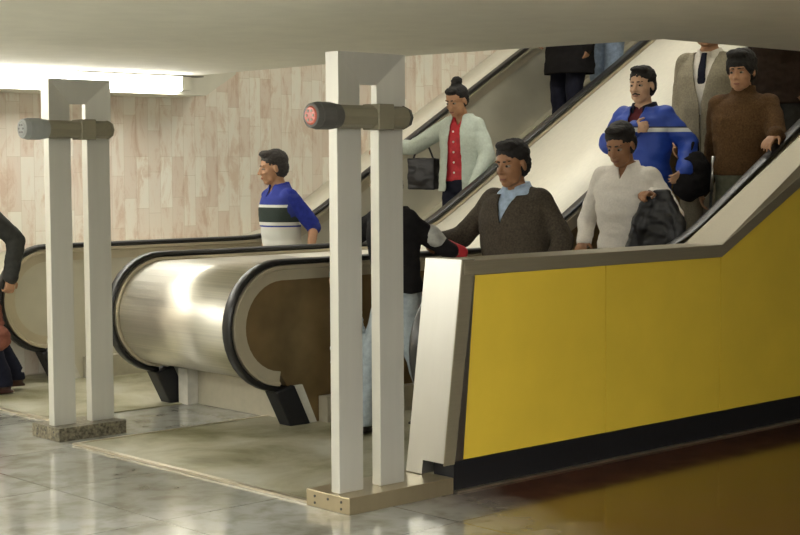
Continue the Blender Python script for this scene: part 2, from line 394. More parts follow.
# ------------------------------------------------------------------ sensor gates
def gate(x, y, label, housing, lens, plinth_front, plen):
    r = empty('gate', (x, y, 0), label=label, cat='gate')
    for k, (a0, a1) in enumerate(((.002, .142), (.244, .391))):
        obj('post', B(a0, a1, -.028, .028, .075, 1.690), M['alu'], r, bevel=.003)
    # head plate: outer edges proud, sinking towards the slot
    bm = bmesh.new()
    for s in (-1, 1):
        o4 = [(0, 1.692), (0, 2.005), (.393, 2.005), (.393, 1.692)]
        i4 = [(.143, 1.692), (.143, 1.868), (.243, 1.868), (.243, 1.692)]
        vo = [bm.verts.new((px, s * .042, pz)) for px, pz in o4]; vi = [bm.verts.new((px, s * .018, pz)) for px, pz in i4]
        for i in range(3): bm.faces.new((vo[i], vo[i + 1], vi[i + 1], vi[i]))
        if s < 0: va, ia = vo, vi
    n0 = va; n1 = vo
    for L0, L1 in ((va, vo), (ia, vi)):
        for i in range(3): bm.faces.new((L0[i], L0[i + 1], L1[i + 1], L1[i]))
    bm.faces.new((va[0], ia[0], vi[0], vo[0])); bm.faces.new((va[3], ia[3], vi[3], vo[3]))
    obj('head_plate', bm, M['alu'], r)
    zc = 1.724; yb = -.086; x_ = -.072
    bar = obj('sensor_bar', cyl(bmesh.new(), (x_ + .0, yb, zc), (x_ + .42, yb, zc), .050, n=8), M['tube_grey'], r, bevel=.004)
    bm = cyl(bmesh.new(), (x_ + .412, yb, zc), (x_ + .432, yb, zc), .053, .046, n=8)
    obj('end_cap', bm, M['tube_dark'] if housing == 'tube_dark' else M['tube_grey'], r)
    obj('bracket', B(.148, .238, yb - .054, -.03, zc - .056, zc + .056), M['tube_grey'], r, bevel=.004)
    bm = cyl(bmesh.new(), (x_ + -.09, yb, zc), (x_ + -.02, yb, zc), .059, .059, 28); cyl(bm, (x_ + -.0201, yb, zc), (x_ + .03, yb, zc), .059, .051, 28); cyl(bm, (x_ + -.118, yb, zc), (x_ + -.0901, yb, zc), .052, .058, 28)
    hs = obj('camera_housing', bm, M[housing], r, smooth=False, bevel=.003)
    bm = cyl(bmesh.new(), (x_ + -.124, yb, zc), (x_ + -.1185, yb, zc), .034, .040, 24)
    ln = obj('lens', bm, M[lens], hs)
    bm = bmesh.new()
    for k in range(6):
        a_ = k * PI / 3
        cyl(bm, (x_ + -.126, yb + .022 * math.cos(a_), zc + .022 * math.sin(a_)), (x_ + -.1242, yb + .022 * math.cos(a_), zc + .022 * math.sin(a_)), .006, n=8)
    obj('lens_dots', bm, M['tube_grey'] if lens == 'lens_red' else M['tube_dark'], hs)
    pl = obj('plinth', B(-.025, plen, -.125, .17, 0, .075), plinth_front, r, bevel=.003)
    bm = bmesh.new()
    for (py, pz) in ((-.07, .05), (.02, .05), (.11, .05), (-.07, .02), (.11, .02)): obj('screw', cyl(bmesh.new(), (-.028, py, pz), (-.0252, py, pz), .006, n=10), M['tube_dark'], pl)
    return r
M['plinth_a'] = brushed('plinth_steel', (.44, .37, .24), .3, stretch=(3, 3, .5), metal=.7, var=.05, scale=4, rv=.04)
M['plinth_b'] = plain('plinth_speckled', (.20, .18, .13), .35, metal=.5, var=.7, scale=60)
gate(4.267, 5.035, 'near twin-post metal gate with a red-ended sensor bar, beside the yellow wall', 'tube_dark', 'lens_red', M['plinth_a'], .61)
gate(4.275, 7.49, 'far twin-post metal gate with a grey-ended sensor bar, left in the hall', 'tube_pale', 'lens_grey', M['plinth_b'], .41)

# ------------------------------------------------------------------ lamps
def batten(name, label, p, length, along, size, glow, power, group=None):
    """added fill lamp shaped as a fluorescent fitting: body and glowing diffuser"""
    r = empty(name, p, label=label, cat='lamp', group=group)
    a_, b_ = (length / 2, size[0] / 2) if along == 'x' else (size[0] / 2, length / 2)
    obj('lamp_body', B(-a_ - .02, a_ + .02, -b_ - .01, b_ + .01, size[1] * .6, size[1]), M['paint'], r)
    obj('diffuser', B(-a_, a_, -b_, b_, 0, size[1] * .6 - .001), M[glow], r, bevel=.01)
    return r
# the lamp seen on the bulkhead
r = empty('wall_lamp', (5.0, YB - .0, 2.06), label='long glowing fluorescent lamp high on the marble wall', cat='lamp')
obj('diffuser', B(-6.0, 1.52, -.09, -.012, .022, .105), M['lamp'], r, bevel=.01)
obj('lamp_body', B(-6.02, 1.54, -.0115, -.001, .03, .128), M['paint'], r)
obj('end_cap', B(1.521, 1.60, -.09, -.012, .03, .128), M['paint'], r)
obj('mounting_rail', B(.62, 1.70, -.11, -.02, .1285, .137), M['gap'], r)  # dark strip painting in the shadow gap between lamp and ceiling
HL = [(2.6, .2, 'x', 3.0, 'd'), (1.2, 6.8, 'y', 4.0, 'e'), (-1.2, 4.2, 'y', 3.0, 'leftmost'), (1.6, 1.2, 'y', 2.4, 'a'), (-1.5, -1.5, 'y', 2.4, 'b')]  # unseen ceiling lamps, added to brighten the yellow wall and steel casing
for k, (x, y, al, ln, lab) in enumerate(HL):
    batten('ceiling_lamp', 'added fluorescent fill lamp, unseen on the low hall ceiling behind the viewer', (x, y, ZC - .075), ln, al, (.18, .074), 'lamp_dim' if lab == 'e' else 'lamp_hall', 0, 'added hall ceiling lamps')
for k, x in enumerate((8.4, 10.6)):  # unseen lamps added to light the escalator shaft
    batten('shaft_lamp', 'added fluorescent fill lamp, unseen under the high ceiling above the escalators', (x, 7.6, 4.2 + (x - CE + .3) * .48 - .25), 3.6, 'y', (.25, .1), 'lamp_shaft', 0, 'added lamps above the escalators')

# ------------------------------------------------------------------ people
def remesh(bm, voxel, smooth_it=6, wrinkle=0, wscale=9, seed=0):
    me = bpy.data.meshes.new('tmp'); bmesh.ops.recalc_face_normals(bm, faces=bm.faces[:]); bm.to_mesh(me); bm.free()
    o = bpy.data.objects.new('tmp', me); COL.objects.link(o)
    md = o.modifiers.new('r', 'REMESH'); md.mode = 'VOXEL'; md.voxel_size = voxel; md.adaptivity = 0
    if smooth_it:
        sm = o.modifiers.new('s', 'SMOOTH'); sm.factor = .5; sm.iterations = smooth_it
    dg = bpy.context.evaluated_depsgraph_get(); dg.update()
    out = bpy.data.meshes.new_from_object(o.evaluated_get(dg))
    bpy.data.objects.remove(o); bpy.data.meshes.remove(me)
    if wrinkle:
        off = Vector((seed * 3.1, seed * 1.7, seed))
        ns = [v.normal.copy() for v in out.vertices]
        for v, n in zip(out.vertices, ns):
            q = v.co * wscale
            q = Vector((q.x * .8, q.y * .8, q.z * 1.7)) + off
            d = noise.noise(q) + .5 * noise.noise(q * 2.3)
            v.co += n * ((d + .35) * wrinkle)
    return out
def ell(bm, c, r, rot=None, seg=20):
    mt = Matrix.Translation(Vector(c))
    if rot is not None: mt = mt @ rot.to_4x4()
    mt = mt @ Matrix.Diagonal((*r, 1))
    bmesh.ops.create_uvsphere(bm, u_segments=seg, v_segments=seg // 2 + 2, radius=1, matrix=mt)
def cap_(bm, p0, p1, r0, r1, n=16):
    cyl(bm, p0, p1, r0, r1, n)
    for p, r in ((p0, r0), (p1, r1)): ell(bm, p, (r, r, r), seg=12)
def loft(bm, rings, n=28):
    """rings: (z, cx, cy, halfdepth x, halfwidth y)"""
    R = []
    for z, cx, cy, hx, hy in rings:
        R.append([bm.verts.new((cx + hx * math.cos(t) * (abs(math.cos(t)) ** -.12 if abs(math.cos(t)) > .01 else 1), cy + hy * math.sin(t), z)) for t in [2 * PI * i / n for i in range(n)]])
    for a_, b_ in zip(R, R[1:]):
        for i in range(n): bm.faces.new((a_[i], a_[(i + 1) % n], b_[(i + 1) % n], b_[i]))
    bm.faces.new(R[0][::-1]); bm.faces.new(R[-1])

def hand(bm, w, d, palm, curl=.5, side=1, spread=.05, s=1.0):
    """w wrist, d direction of the fingers, palm = palm facing, side = where the thumb is"""
    d = Vector(d).normalized(); palm = Vector(palm); palm = (palm - d * palm.dot(d)).normalized(); lat = d.cross(palm) * side
    rot = Matrix((d, lat, palm)).transposed()
    ell(bm, w + d * .045 * s, (.052 * s, .040 * s, .017 * s), rot, 14)
    cap_(bm, w - d * .02, w + d * .03 * s, .024 * s, .025 * s, 12)
    for k, ln in enumerate((.072, .082, .075, .058)):
        o = (1.5 - k) * .0215 * s
        p = w + d * .078 * s + lat * o; a = 0
        dd = (d + lat * (1.5 - k) * spread).normalized()
        for j, (fr, rad) in enumerate(((.42, .0092), (.32, .0083), (.26, .0074))):
            a += curl * (.75 if j == 0 else 1)
            q = p + (dd * math.cos(a) + palm * math.sin(a)) * ln * fr * s
            cap_(bm, p, q, rad * s, rad * .93 * s, 8); p = q
    p = w + d * .02 * s + lat * .026 * s
    t1 = (d * .62 + lat * .7 + palm * .25).normalized(); q = p + t1 * .042 * s; cap_(bm, p, q, .0125 * s, .0105 * s, 8)
    t2 = (d * .85 + lat * .25 + palm * (.35 + curl * .3)).normalized(); cap_(bm, q, q + t2 * .034 * s, .0105 * s, .0085 * s, 8)

SKIN = {}
def skin(tone):
    if tone not in SKIN:
        c = {'tan': (.40, .215, .12), 'brown': (.30, .15, .075), 'fair': (.50, .31, .20)}[tone]
        SKIN[tone] = plain('skin_' + tone, c, .5, var=.10, scale=14, spec=.4)
    return SKIN[tone]
M['hair'] = plain('black_hair', (.009, .007, .006), .8, var=.5, scale=60, bmp=.5)
M['hair_grey'] = plain('greying_hair', (.030, .025, .022), .8, var=.6, scale=70, bmp=.5)
M['eye'] = plain('eye_white', (.34, .28, .23), .25, var=.05)
M['iris'] = plain('iris_dark', (.015, .01, .008), .15)
M['lips'] = plain('lips', (.25, .09, .065), .45)

class Person:
    def __init__(s, label, pos, heading, H, tone='tan', **k):
        s.k = k; s.sc = H / 1.70
        s.root = empty('person', pos, math.radians(heading), label=label, cat='person', group=k.get('group'))
        s.tone = tone
        g = lambda n, d: Vector(k.get(n, d))
        s.lean = k.get('lean', 0.0)       # forward lean of the trunk in metres at the shoulders
        L = s.lean
        w = k.get('sw', .185)
        w -= .035; s.sh = {1: Vector((L, w, 1.362)), -1: Vector((L, -w, 1.362))}; s.hs = k.get('hs', 1.07)
        s.el = {1: g('el_l', (L - .03, .21, 1.09)), -1: g('el_r', (L - .03, -.21, 1.09))}
        s.wr = {1: g('wr_l', (L + .03, .22, .86)), -1: g('wr_r', (L + .03, -.22, .86))}
        s.hd = {1: g('hd_l', (.25, 0, -1)), -1: g('hd_r', (.25, 0, -1))}
        s.pm = {1: g('pm_l', (0, -1, 0)), -1: g('pm_r', (0, 1, 0))}
        s.curl = k.get('curl', .45)
        s.an = {1: g('an_l', (.03, .10, .085)), -1: g('an_r', (-.03, -.10, .085))}
        s.kn = {}
        for q in (1, -1):
            hip = Vector((0, q * .09, .88)); m_ = (hip + s.an[q]) / 2; s.kn[q] = g('kn_l' if q > 0 else 'kn_r', m_ + Vector((.045, 0, .01)))
        s.vox = k.get('vox', .0065)
        s.fat = k.get('fat', 1.0)
        s.neck = Vector((L * 1.05, 0, 1.44)); 
        hy, hp, hr = [math.radians(a) for a in k.get('head', (0, 0, 0))]
        s.hrot = Matrix.Rotation(hy, 3, 'Z') @ Matrix.Rotation(hp, 3, 'Y') @ Matrix.Rotation(hr, 3, 'X')
        s.hc = s.neck + s.hrot @ Vector((.03, 0, .145))
        s.body()
        s.hair()
    def H(s, p): return s.hc + s.hrot @ (Vector(p) * s.hs)
    def fin(s, me, name, mat, parent=None, smooth=True):
        me.transform(Matrix.Scale(s.sc, 4))
        o = link(name, me, mat, parent or s.root, smooth); return o
    def trunk(s, bm, g=0.0, z0=.80, z1=1.46, chest=0):
        """torso loft grown by g"""
        f = s.fat; L = s.lean
        base = [(.80, .0, .105, .150), (.90, .0, .112, .160), (1.02, .0, .105, .142), (1.14, .01, .115, .155), (1.27, .012, .118, .165), (1.345, .003, .100, .158), (1.395, -.006, .078, .118), (1.43, -.008, .064, .085), (1.46, -.006, .056, .064)]
        rings = []
        for z, cx, hx, hy in base:
            if z < z0 - .001 or z > z1 + .001: continue
            t = max(0, (z - .85) / .55); ff = f if z < 1.36 else (1 + (f - 1) * .4)
            belly = .035 * max(0, f - 1) * 4 * math.exp(-((z - 1.04) / .13) ** 2)
            rings.append((z, cx + L * min(t, 1.1) + belly, 0, hx * ff + g + belly + (chest if 1.15 < z < 1.33 else 0), hy * ff + g))
        loft(bm, rings)
    def arm(s, bm, q, g=0.0, to=1.0, r=(.048, .041, .029)):
        a, e, w = s.sh[q], s.el[q], s.wr[q]
        cap_(bm, a, e, r[0] + g, r[1] + g, 16)
        w2 = e + (w - e) * to; cap_(bm, e, w2, r[1] + g, r[1] + (r[2] - r[1]) * to + g, 16)
        cap_(bm, s.neck + Vector((-.012, q * .035, -.045)), a + Vector((-.01, -q * .01, -.005)), (.038 + g * .7) if g else .032, (.044 + g) if g else .040, 14)
    def body(s):
        bm = bmesh.new()
        ell(bm, (0, 0, .86), (.105, .15, .10)); s.trunk(bm)
        for q in (1, -1):
            s.arm(bm, q)
            hand(bm, s.wr[q], s.hd[q], s.pm[q], s.k.get('curl_l' if q > 0 else 'curl_r', s.curl), side=s.k.get('thumb_l' if q > 0 else 'thumb_r', 1))
            cap_(bm, (0, q * .085, .86), s.kn[q], .082, .055); cap_(bm, s.kn[q], s.an[q], .054, .038)
            cap_(bm, s.an[q], s.an[q] + Vector((.13, q * .012, -.045)), .034, .028, 12)
        # neck, skull and face
        cap_(bm, s.neck - Vector((.01, 0, .06)), s.H((-.018, 0, -.07)), .060, .054)
        R = s.hrot
        def e(c, r, extra=None): ell(bm, s.H(c), tuple(a_ * s.hs for a_ in r), R if extra is None else R @ extra, 20)
        e((-.012, 0, .035), (.095, .076, .082)); e((.020, 0, -.028), (.070, .063, .085))
        e((.050, 0, -.092), (.032, .034, .024)); e((.03, .034, -.07), (.03, .026, .03)); e((.03, -.034, -.07), (.03, .026, .03))
        e((.074, .026, .026), (.012, .026, .008)); e((.074, -.026, .026), (.012, .026, .008))
        e((.058, .036, -.028), (.024, .020, .019)); e((.058, -.036, -.028), (.024, .020, .019))
        cap_(bm, s.H((.084, 0, .016)), s.H((.108, 0, -.028)), .008, .0125, 12)
        e((.096, .012, -.032), (.012, .008, .008)); e((.096, -.012, -.032), (.012, .008, .008))
        e((.083, 0, -.058), (.014, .025, .006)); e((.081, 0, -.071), (.014, .021, .007))
        for q in (1, -1): e((-.006, q * .079, -.008), (.018, .009, .031), Matrix.Rotation(math.radians(12), 3, 'Y'))
        me = remesh(bm, s.vox, 3)
        s.bodyo = s.fin(me, 'body', skin(s.tone))
        for q in (1, -1):
            bm = bmesh.new(); ell(bm, s.H((.0715, q * .031, .002)), (.0145, .0160, .0075), R, 14)
            m2 = bpy.data.meshes.new('eye'); bm.to_mesh(m2); bm.free(); eo = s.fin(m2, 'eye', M['eye'], s.bodyo)
            bm = bmesh.new(); ell(bm, s.H((.0835, q * .030, .003)), (.0045, .0085, .0072), R, 10)
            m2 = bpy.data.meshes.new('iris'); bm.to_mesh(m2); bm.free(); s.fin(m2, 'iris', M['iris'], eo)
            bm = bmesh.new(); cap_(bm, s.H((.086, q * .014, .026)), s.H((.076, q * .046, .028)), .0045, .003, 8)
            m2 = bpy.data.meshes.new('eyebrow'); bm.to_mesh(m2); bm.free(); s.fin(m2, 'eyebrow', s.hm(), s.bodyo)
        bm = bmesh.new(); ell(bm, s.H((.0875, 0, -.0645)), (.011, .022, .0075), R, 14)
        m2 = bpy.data.meshes.new('lips'); bm.to_mesh(m2); bm.free(); s.fin(m2, 'lips', M['lips'], s.bodyo)
        if s.k.get('moustache'):
            bm = bmesh.new(); cap_(bm, s.H((.097, 0, -.050)), s.H((.082, .028, -.058)), .0065, .004, 10); cap_(bm, s.H((.097, 0, -.050)), s.H((.082, -.028, -.058)), .0065, .004, 10)
            s.fin(remesh(bm, .003, 1), 'moustache', s.hm(), s.bodyo)
    def hm(s): return M[s.k.get('haircol', 'hair')]
    def hair(s):
        st = s.k.get('hair', 'short'); R = s.hrot
        bm = bmesh.new()
        def e(c, r): ell(bm, s.H(c), tuple(a_ * s.hs for a_ in r), R, 22)
        if st == 'short':
            e((-.024, 0, .052), (.100, .084, .084)); e((-.045, 0, .0), (.075, .081, .085)); e((.040, 0, .108), (.045, .056, .024)); e((.03, .028, .104), (.048, .036, .026))
        elif st == 'full':
            e((-.022, 0, .055), (.108, .090, .088)); e((-.045, 0, .0), (.078, .086, .09)); e((.046, .006, .110), (.044, .060, .026)); e((.03, -.03, .11), (.05, .045, .03)); e((.0, .07, .03), (.05, .018, .05)); e((.0, -.07, .03), (.05, .018, .05))
        elif st == 'bun':
            e((-.024, 0, .046), (.097, .082, .082)); e((-.045, 0, .01), (.068, .078, .085)); e((-.055, 0, .142), (.042, .045, .036)); e((-.03, 0, .12), (.035, .035, .03)); e((.04, 0, .09), (.045, .055, .03))
        me = remesh(bm, .006, 3, wrinkle=.004, wscale=45, seed=len(s.root.name))
        s.fin(me, 'hair', s.hm(), s.bodyo)
    # ---- clothes
    def garment(s, name, mat, g=.016, z0=.80, z1=1.47, sleeve=1.0, wr=.006, collar=0, cut=None, extra=None, solid=.004, wrs=9, arm_r=None, vox=.010, fatbottom=0):
        bm = bmesh.new(); s.trunk(bm, g, z0, z1)
        if fatbottom: loft(bm, [(z0, s.lean * .1, 0, .115 * s.fat + fatbottom, .16 * s.fat + fatbottom), (z0 + .1, s.lean * .25, 0, .115 * s.fat + fatbottom, .16 * s.fat + fatbottom), (z0 + .35, s.lean * .6, 0, .11 * s.fat + g, .155 * s.fat + g)])
        for q in (1, -1):
            if sleeve: s.arm(bm, q, g * .8, to=sleeve, r=(.048, .042, .032))
            ell(bm, s.sh[q] + Vector((0, -q * .01, -.004)), (.056 + g, .052 + g, .050 + g))
        if collar:
            cap_(bm, s.neck - Vector((.01, 0, .05)), s.neck + Vector((-.003, 0, collar)), .080, .066 + g * .4)
            ell(bm, s.neck + Vector((-.004, 0, -.045)), (.096, .125, .040))
        if extra: extra(bm)
        me = remesh(bm, vox, 4, wrinkle=wr, wscale=wrs, seed=int(s.root.location.x * 10))
        if cut or collar or True:
            b2 = bmesh.new(); b2.from_mesh(me)
            L = s.lean
            def kill(c):
                if cut and cut(c): return True
                if not collar and c.z > 1.425 and math.hypot(c.x - s.neck.x, c.y) < .085 and c.z > 1.452 - (c.x - s.neck.x) * .3: return True
                # open collar / sleeve ends / hem
                if collar and c.z > s.neck.z + collar - .004: return True
                if c.z < z0 - .0 + .012 and math.hypot(c.x - L * .1, c.y) < .30 * s.fat and not any((c - s.wr[q]).length < .12 for q in (1, -1)): return s.k.get('openhem', True) and c.z < z0 + .012
                return False
            dead = [f for f in b2.faces if kill(f.calc_center_median())]
            bmesh.ops.delete(b2, geom=dead, context='FACES')
            for _ in range(4):
                new = {}
                for v in b2.verts:
                    nb = [e_.other_vert(v).co for e_ in v.link_edges if e_.is_boundary]
                    if len(nb) == 2: new[v] = (v.co + nb[0] + nb[1]) / 3
                for v, c_ in new.items(): v.co = c_
            b2.to_mesh(me); b2.free()
        o = s.fin(me, name, mat)
        if solid:
            md = o.modifiers.new('t', 'SOLIDIFY'); md.thickness = solid; md.offset = -1
        return o
    def trousers(s, mat, g=.018, name='trousers', z1=1.0):
        bm = bmesh.new(); ell(bm, (0, 0, .87), (.112 * s.fat + g * .5, .152 * s.fat + g * .5, .10))
        s.trunk(bm, g * .55, .80, 1.02)
        for q in (1, -1):
            cap_(bm, (0, q * .085, .84), s.kn[q], .088 + g * .6, .060 + g); 
            a = s.an[q]; cyl(bm, s.kn[q], a + Vector((0, 0, .01)), .060 + g, .052 + g, 18); ell(bm, s.kn[q], (.06 + g,) * 3)
            cyl(bm, a + Vector((0, 0, .012)), a - Vector((0, 0, .035)), .052 + g, .054 + g, 18)
        return s.fin(remesh(bm, .011, 4, wrinkle=.006, wscale=8, seed=3), name, mat)
    def shoes(s, mat):
        for q in (1, -1):
            a = s.an[q]; bm = bmesh.new(); zz = a.z - .085
            ell(bm, (a.x - .01, a.y, zz + .045), (.055, .042, .045)); ell(bm, (a.x + .10, a.y + q * .01, zz + .035), (.10, .045, .036)); cap_(bm, (a.x, a.y, zz + .05), (a.x, a.y, zz + .09), .04, .042)
            box(bm, a.x - .07, a.x + .19, a.y - .04 + q * .008, a.y + .04 + q * .008, zz + .001, zz + .02)
            me = remesh(bm, .007, 2)
            for v in me.vertices: v.co.z = max(v.co.z, zz + .001)
            s.fin(me, 'shoe', mat)
    def collar(s, mat, opening=.05, h=.045, r=.074, name='collar'):
        """folded shirt collar: two leaves round the neck, open in front"""
        c = s.neck; bm = bmesh.new(); n = 40; rows = []
        for i in range(n + 1):
            t = math.radians(22) + math.radians(316) * i / n
            fr = abs(i / n - .5) * 2; drop = .045 * fr ** 3
            x, y = math.cos(t), math.sin(t)
            rows.append([bm.verts.new(c + Vector((x * (r + dr), y * (r + dr), z - drop * dz))) for dr, z, dz in ((-.002, -.03, .2), (-.006, h * .75, .8), (.004, h * .8, .8), (.024, -.012 - .02 * fr, 1.25))])
        for a_, b_ in zip(rows, rows[1:]):
            for j in range(3): bm.faces.new((a_[j], a_[j + 1], b_[j + 1], b_[j]))
        me = bpy.data.meshes.new(name); bm.to_mesh(me); bm.free(); o = s.fin(me, name, mat)
        md = o.modifiers.new('t', 'SOLIDIFY'); md.thickness = .003
        return o
    def part(s, name, bm, mat, vox=.006, sm=2, wr=0, parent=None, wscale=14):
        return s.fin(remesh(bm, vox, sm, wrinkle=wr, wscale=wscale, seed=5), name, mat, parent)

def vneck(L, depth, width, top=1.45, z0=None):
    """V-shaped opening predicate in front of the chest"""
    def f(c):
        zb = top - depth
        return c.x > L * .6 - .02 and c.z > zb and abs(c.y) < (c.z - zb) / depth * width + .0
    return f

def draped(name, label, cat, p, mat, size, seed=1, extra=None, rz=0):
    """a soft bundle of cloth hanging from p, built from long folds"""
    random.seed(seed); bm = bmesh.new(); w, d, h = size
    for i in range(9):
        t = i / 4 - 1; hh = h * random.uniform(.80, 1.0) * (1 - .12 * t * t); yb = t * w * 1.1 + random.uniform(-.02, .02)
        cap_(bm, (0, t * w * .35, -.015), (random.uniform(-d, d) * .6, yb * .8, -hh * .55), .022, .034, 10)
        cap_(bm, (random.uniform(-d, d) * .6, yb * .8, -hh * .55), (random.uniform(-d, d), yb, -hh), .034, .044 * random.uniform(.7, 1.2), 10)
    ell(bm, (0, 0, -h * .55), (d * .7, w * .75, h * .36))
    me = remesh(bm, .009, 3, wrinkle=.010, wscale=11, seed=seed)
    r = empty(name, p, rz, label=label, cat=cat)
    link('cloth', me, mat, r, True)
    return r

def bag_mesh(w, d, h, rr=.03):
    bm = box(bmesh.new(), -d / 2, d / 2, -w / 2, w / 2, -h, 0); return bm

C = {}
def cl(n, col, **k):
    C[n] = cloth(n, col, **k); return C[n]
navy = cl('navy_cloth', (.012, .013, .025)); blackc = cl('black_cloth', (.010, .009, .010)); greyt = cl('grey_trouser', (.10, .095, .085)); shoeb = plain('black_leather', (.012, .010, .010), .35)
shoebr = plain('brown_leather', (.045, .015, .010), .35)
brown_k = cl('brown_knit', (.085, .045, .018), scale=90, var=.35); taupe = cl('taupe_knit', (.060, .048, .035), scale=90, var=.35)
mint = cl('mint_knit', (.50, .56, .50), scale=60, var=.08); red = cl('red_satin', (.48, .035, .045), rough=.45); white = cl('white_knit', (.72, .68, .62), scale=80, var=.06)
royal = cl('royal_blue_nylon', (.025, .055, .30), rough=.55); tan = cl('tan_wool', (.26, .23, .17), scale=80); paleb = cl('pale_blue_cotton', (.38, .48, .62)); jeans = cl('pale_jeans', (.33, .38, .42)); jeang = cl('grey_green_jeans', (.12, .125, .09))
maroon = cl('maroon_cloth', (.10, .02, .025)); charcoal = cl('charcoal_cloth', (.035, .035, .032)); olive_leather = plain('dark_leather', (.012, .010, .012), .4, var=.3)

def polo_mat():
    m, nt, b = new_mat('banded_polo_fabric'); setp(b, Roughness=.85)
    tc = nt.nodes.new('ShaderNodeTexCoord'); sx = nt.nodes.new('ShaderNodeSeparateXYZ'); nt.links.new(tc.outputs['Object'], sx.inputs[0])
    ay = nt.nodes.new('ShaderNodeMath'); ay.operation = 'ABSOLUTE'; nt.links.new(sx.outputs['Y'], ay.inputs[0])
    z = nt.nodes.new('ShaderNodeMapRange'); z.inputs[1].default_value = .9; z.inputs[2].default_value = 1.4; nt.links.new(sx.outputs['Z'], z.inputs[0])
    W, Bl, G = (.66, .66, .62), (.020, .035, .26), (.018, .03, .026)
    f = lambda q: (q - .9) / .5
    r = ramp(nt, [(0, W), (f(1.066), Bl), (f(1.076), W), (f(1.10), G), (f(1.208), W), (f(1.228), Bl)], 'CONSTANT')
    nt.links.new(z.outputs[0], r.inputs[0])
    # sleeves and flanks stay blue
    gt = nt.nodes.new('ShaderNodeMath'); gt.operation = 'GREATER_THAN'; gt.inputs[1].default_value = .178; nt.links.new(ay.outputs[0], gt.inputs[0])
    mx = nt.nodes.new('ShaderNodeMixRGB'); mx.inputs[2].default_value = (*Bl, 1); nt.links.new(gt.outputs[0], mx.inputs[0]); nt.links.new(r.outputs[0], mx.inputs[1])
    nt.links.new(mx.outputs[0], b.inputs['Base Color'])
    return m
M['polo'] = polo_mat()
def windbreaker_mat():
    m, nt, b = new_mat('blue_windbreaker_fabric'); setp(b, Roughness=.55)
    tc = nt.nodes.new('ShaderNodeTexCoord'); sx = nt.nodes.new('ShaderNodeSeparateXYZ'); nt.links.new(tc.outputs['Object'], sx.inputs[0])
    z = nt.nodes.new('ShaderNodeMapRange'); z.inputs[1].default_value = .9; z.inputs[2].default_value = 1.5; nt.links.new(sx.outputs['Z'], z.inputs[0])
    n = nz(nt, None, 12); nt.links.new(tc.outputs['Object'], n.inputs['Vector'])
    Bl, W, D = (.014, .055, .36), (.60, .62, .62), (.012, .014, .035)
    f = lambda q: (q - .9) / .6
    r = ramp(nt, [(0, Bl), (f(1.195), W), (f(1.222), D), (f(1.232), Bl), (f(1.40), D)], 'CONSTANT')
    nt.links.new(z.outputs[0], r.inputs[0]); nt.links.new(r.outputs[0], b.inputs['Base Color']); bump(nt, b, n, .5, .01)
    return m
M['windbreaker'] = windbreaker_mat()

def at_step(x): return tread(x)

def W2L(pos, heading, H, w, direction=False):
    v = Vector(w) - (Vector((0, 0, 0)) if direction else Vector(pos))
    v = Matrix.Rotation(-math.radians(heading), 3, 'Z') @ v
    return tuple(v if direction else v / (H / 1.70))
def pose(pos, heading, H, **k):
    """arm targets given in the world, turned into the figure's own frame"""
    out = {}
    for a, v in k.items():
        out[a] = W2L(pos, heading, H, v, direction=a[:2] in ('hd', 'pm'))
    return out
random.seed(3)

# man in the polo shirt, walking off the far escalator
P0, hd, H = (6.97, 8.78, .012), 172, 1.61
p = Person('man in blue and white polo with dark chest band walking off the far escalator', P0, hd, H, 'tan', hair='short', haircol='hair_grey', head=(-18, 8, 0), lean=.04, fat=1.08,
    an_l=(.16, .09, .085), an_r=(-.20, -.09, .10), **pose(P0, hd, H, el_l=(7.07, 8.56, 1.08), wr_l=(6.95, 8.46, .88), hd_l=(-.4, .1, -1), pm_l=(0, 1, 0)))
p.garment('polo_shirt', M['polo'], z0=.90, sleeve=.05, collar=.015, cut=vneck(.04, .10, .035), arm_r=(.066, .058, .05))
bm = bmesh.new(); 
cl('royal_cotton', (.022, .035, .26))
for q in (1, -1):
    bm = bmesh.new(); cap_(bm, p.sh[q], p.el[q] + (p.sh[q] - p.el[q]) * .1, .064, .062)
    p.part('sleeve', bm, C['royal_cotton'], .010, 3, .004)
p.collar(C['royal_cotton'], h=.04)
p.trousers(charcoal); p.shoes(shoeb)

# woman in the mint cardigan
xw = 8.62; P0, hd, H = (xw, 8.57, tread(xw)), 202, 1.62
zs = tread(xw)
p = Person('woman in mint cardigan and red blouse, hair in a bun, riding the far escalator', P0, hd, H, 'tan', hair='bun', head=(-14, 20, 0), fat=.98, sw=.165,
    an_l=(-.06, .07, .085), an_r=(.05, -.07, .085), **pose(P0, hd, H, el_r=(8.58, 9.10, zs + 1.13), wr_r=(8.52, 9.40, 1.69), hd_r=(-.35, .8, -.2), pm_r=(0, 0, -1), el_l=(8.66, 8.33, zs + 1.06), wr_l=(8.52, 8.32, zs + .85)))
p.garment('blouse', red, g=.010, z0=.86, sleeve=0, collar=.0, cut=vneck(0, .10, .05, 1.46), wr=.003)
def cardi(c): return c.x > .02 and -.095 + (c.z - .85) * .06 < c.y < .045 - (c.z - 1.2) * .05
p.garment('cardigan', mint, g=.030, z0=.80, sleeve=1.0, wr=.007, cut=cardi, solid=.008, fatbottom=.045, arm_r=(.060, .054, .046))
bm = bmesh.new()
for i in range(5): ell(bm, (p.lean + .148 - i * .004, -.02, 1.31 - i * .085), (.004, .009, .009), seg=10)
me = bpy.data.meshes.new('buttons'); bm.to_mesh(me); bm.free(); bt = p.fin(me, 'buttons', white); bt['kind'] = 'stuff'
p.trousers(navy, g=.010); p.shoes(shoeb)
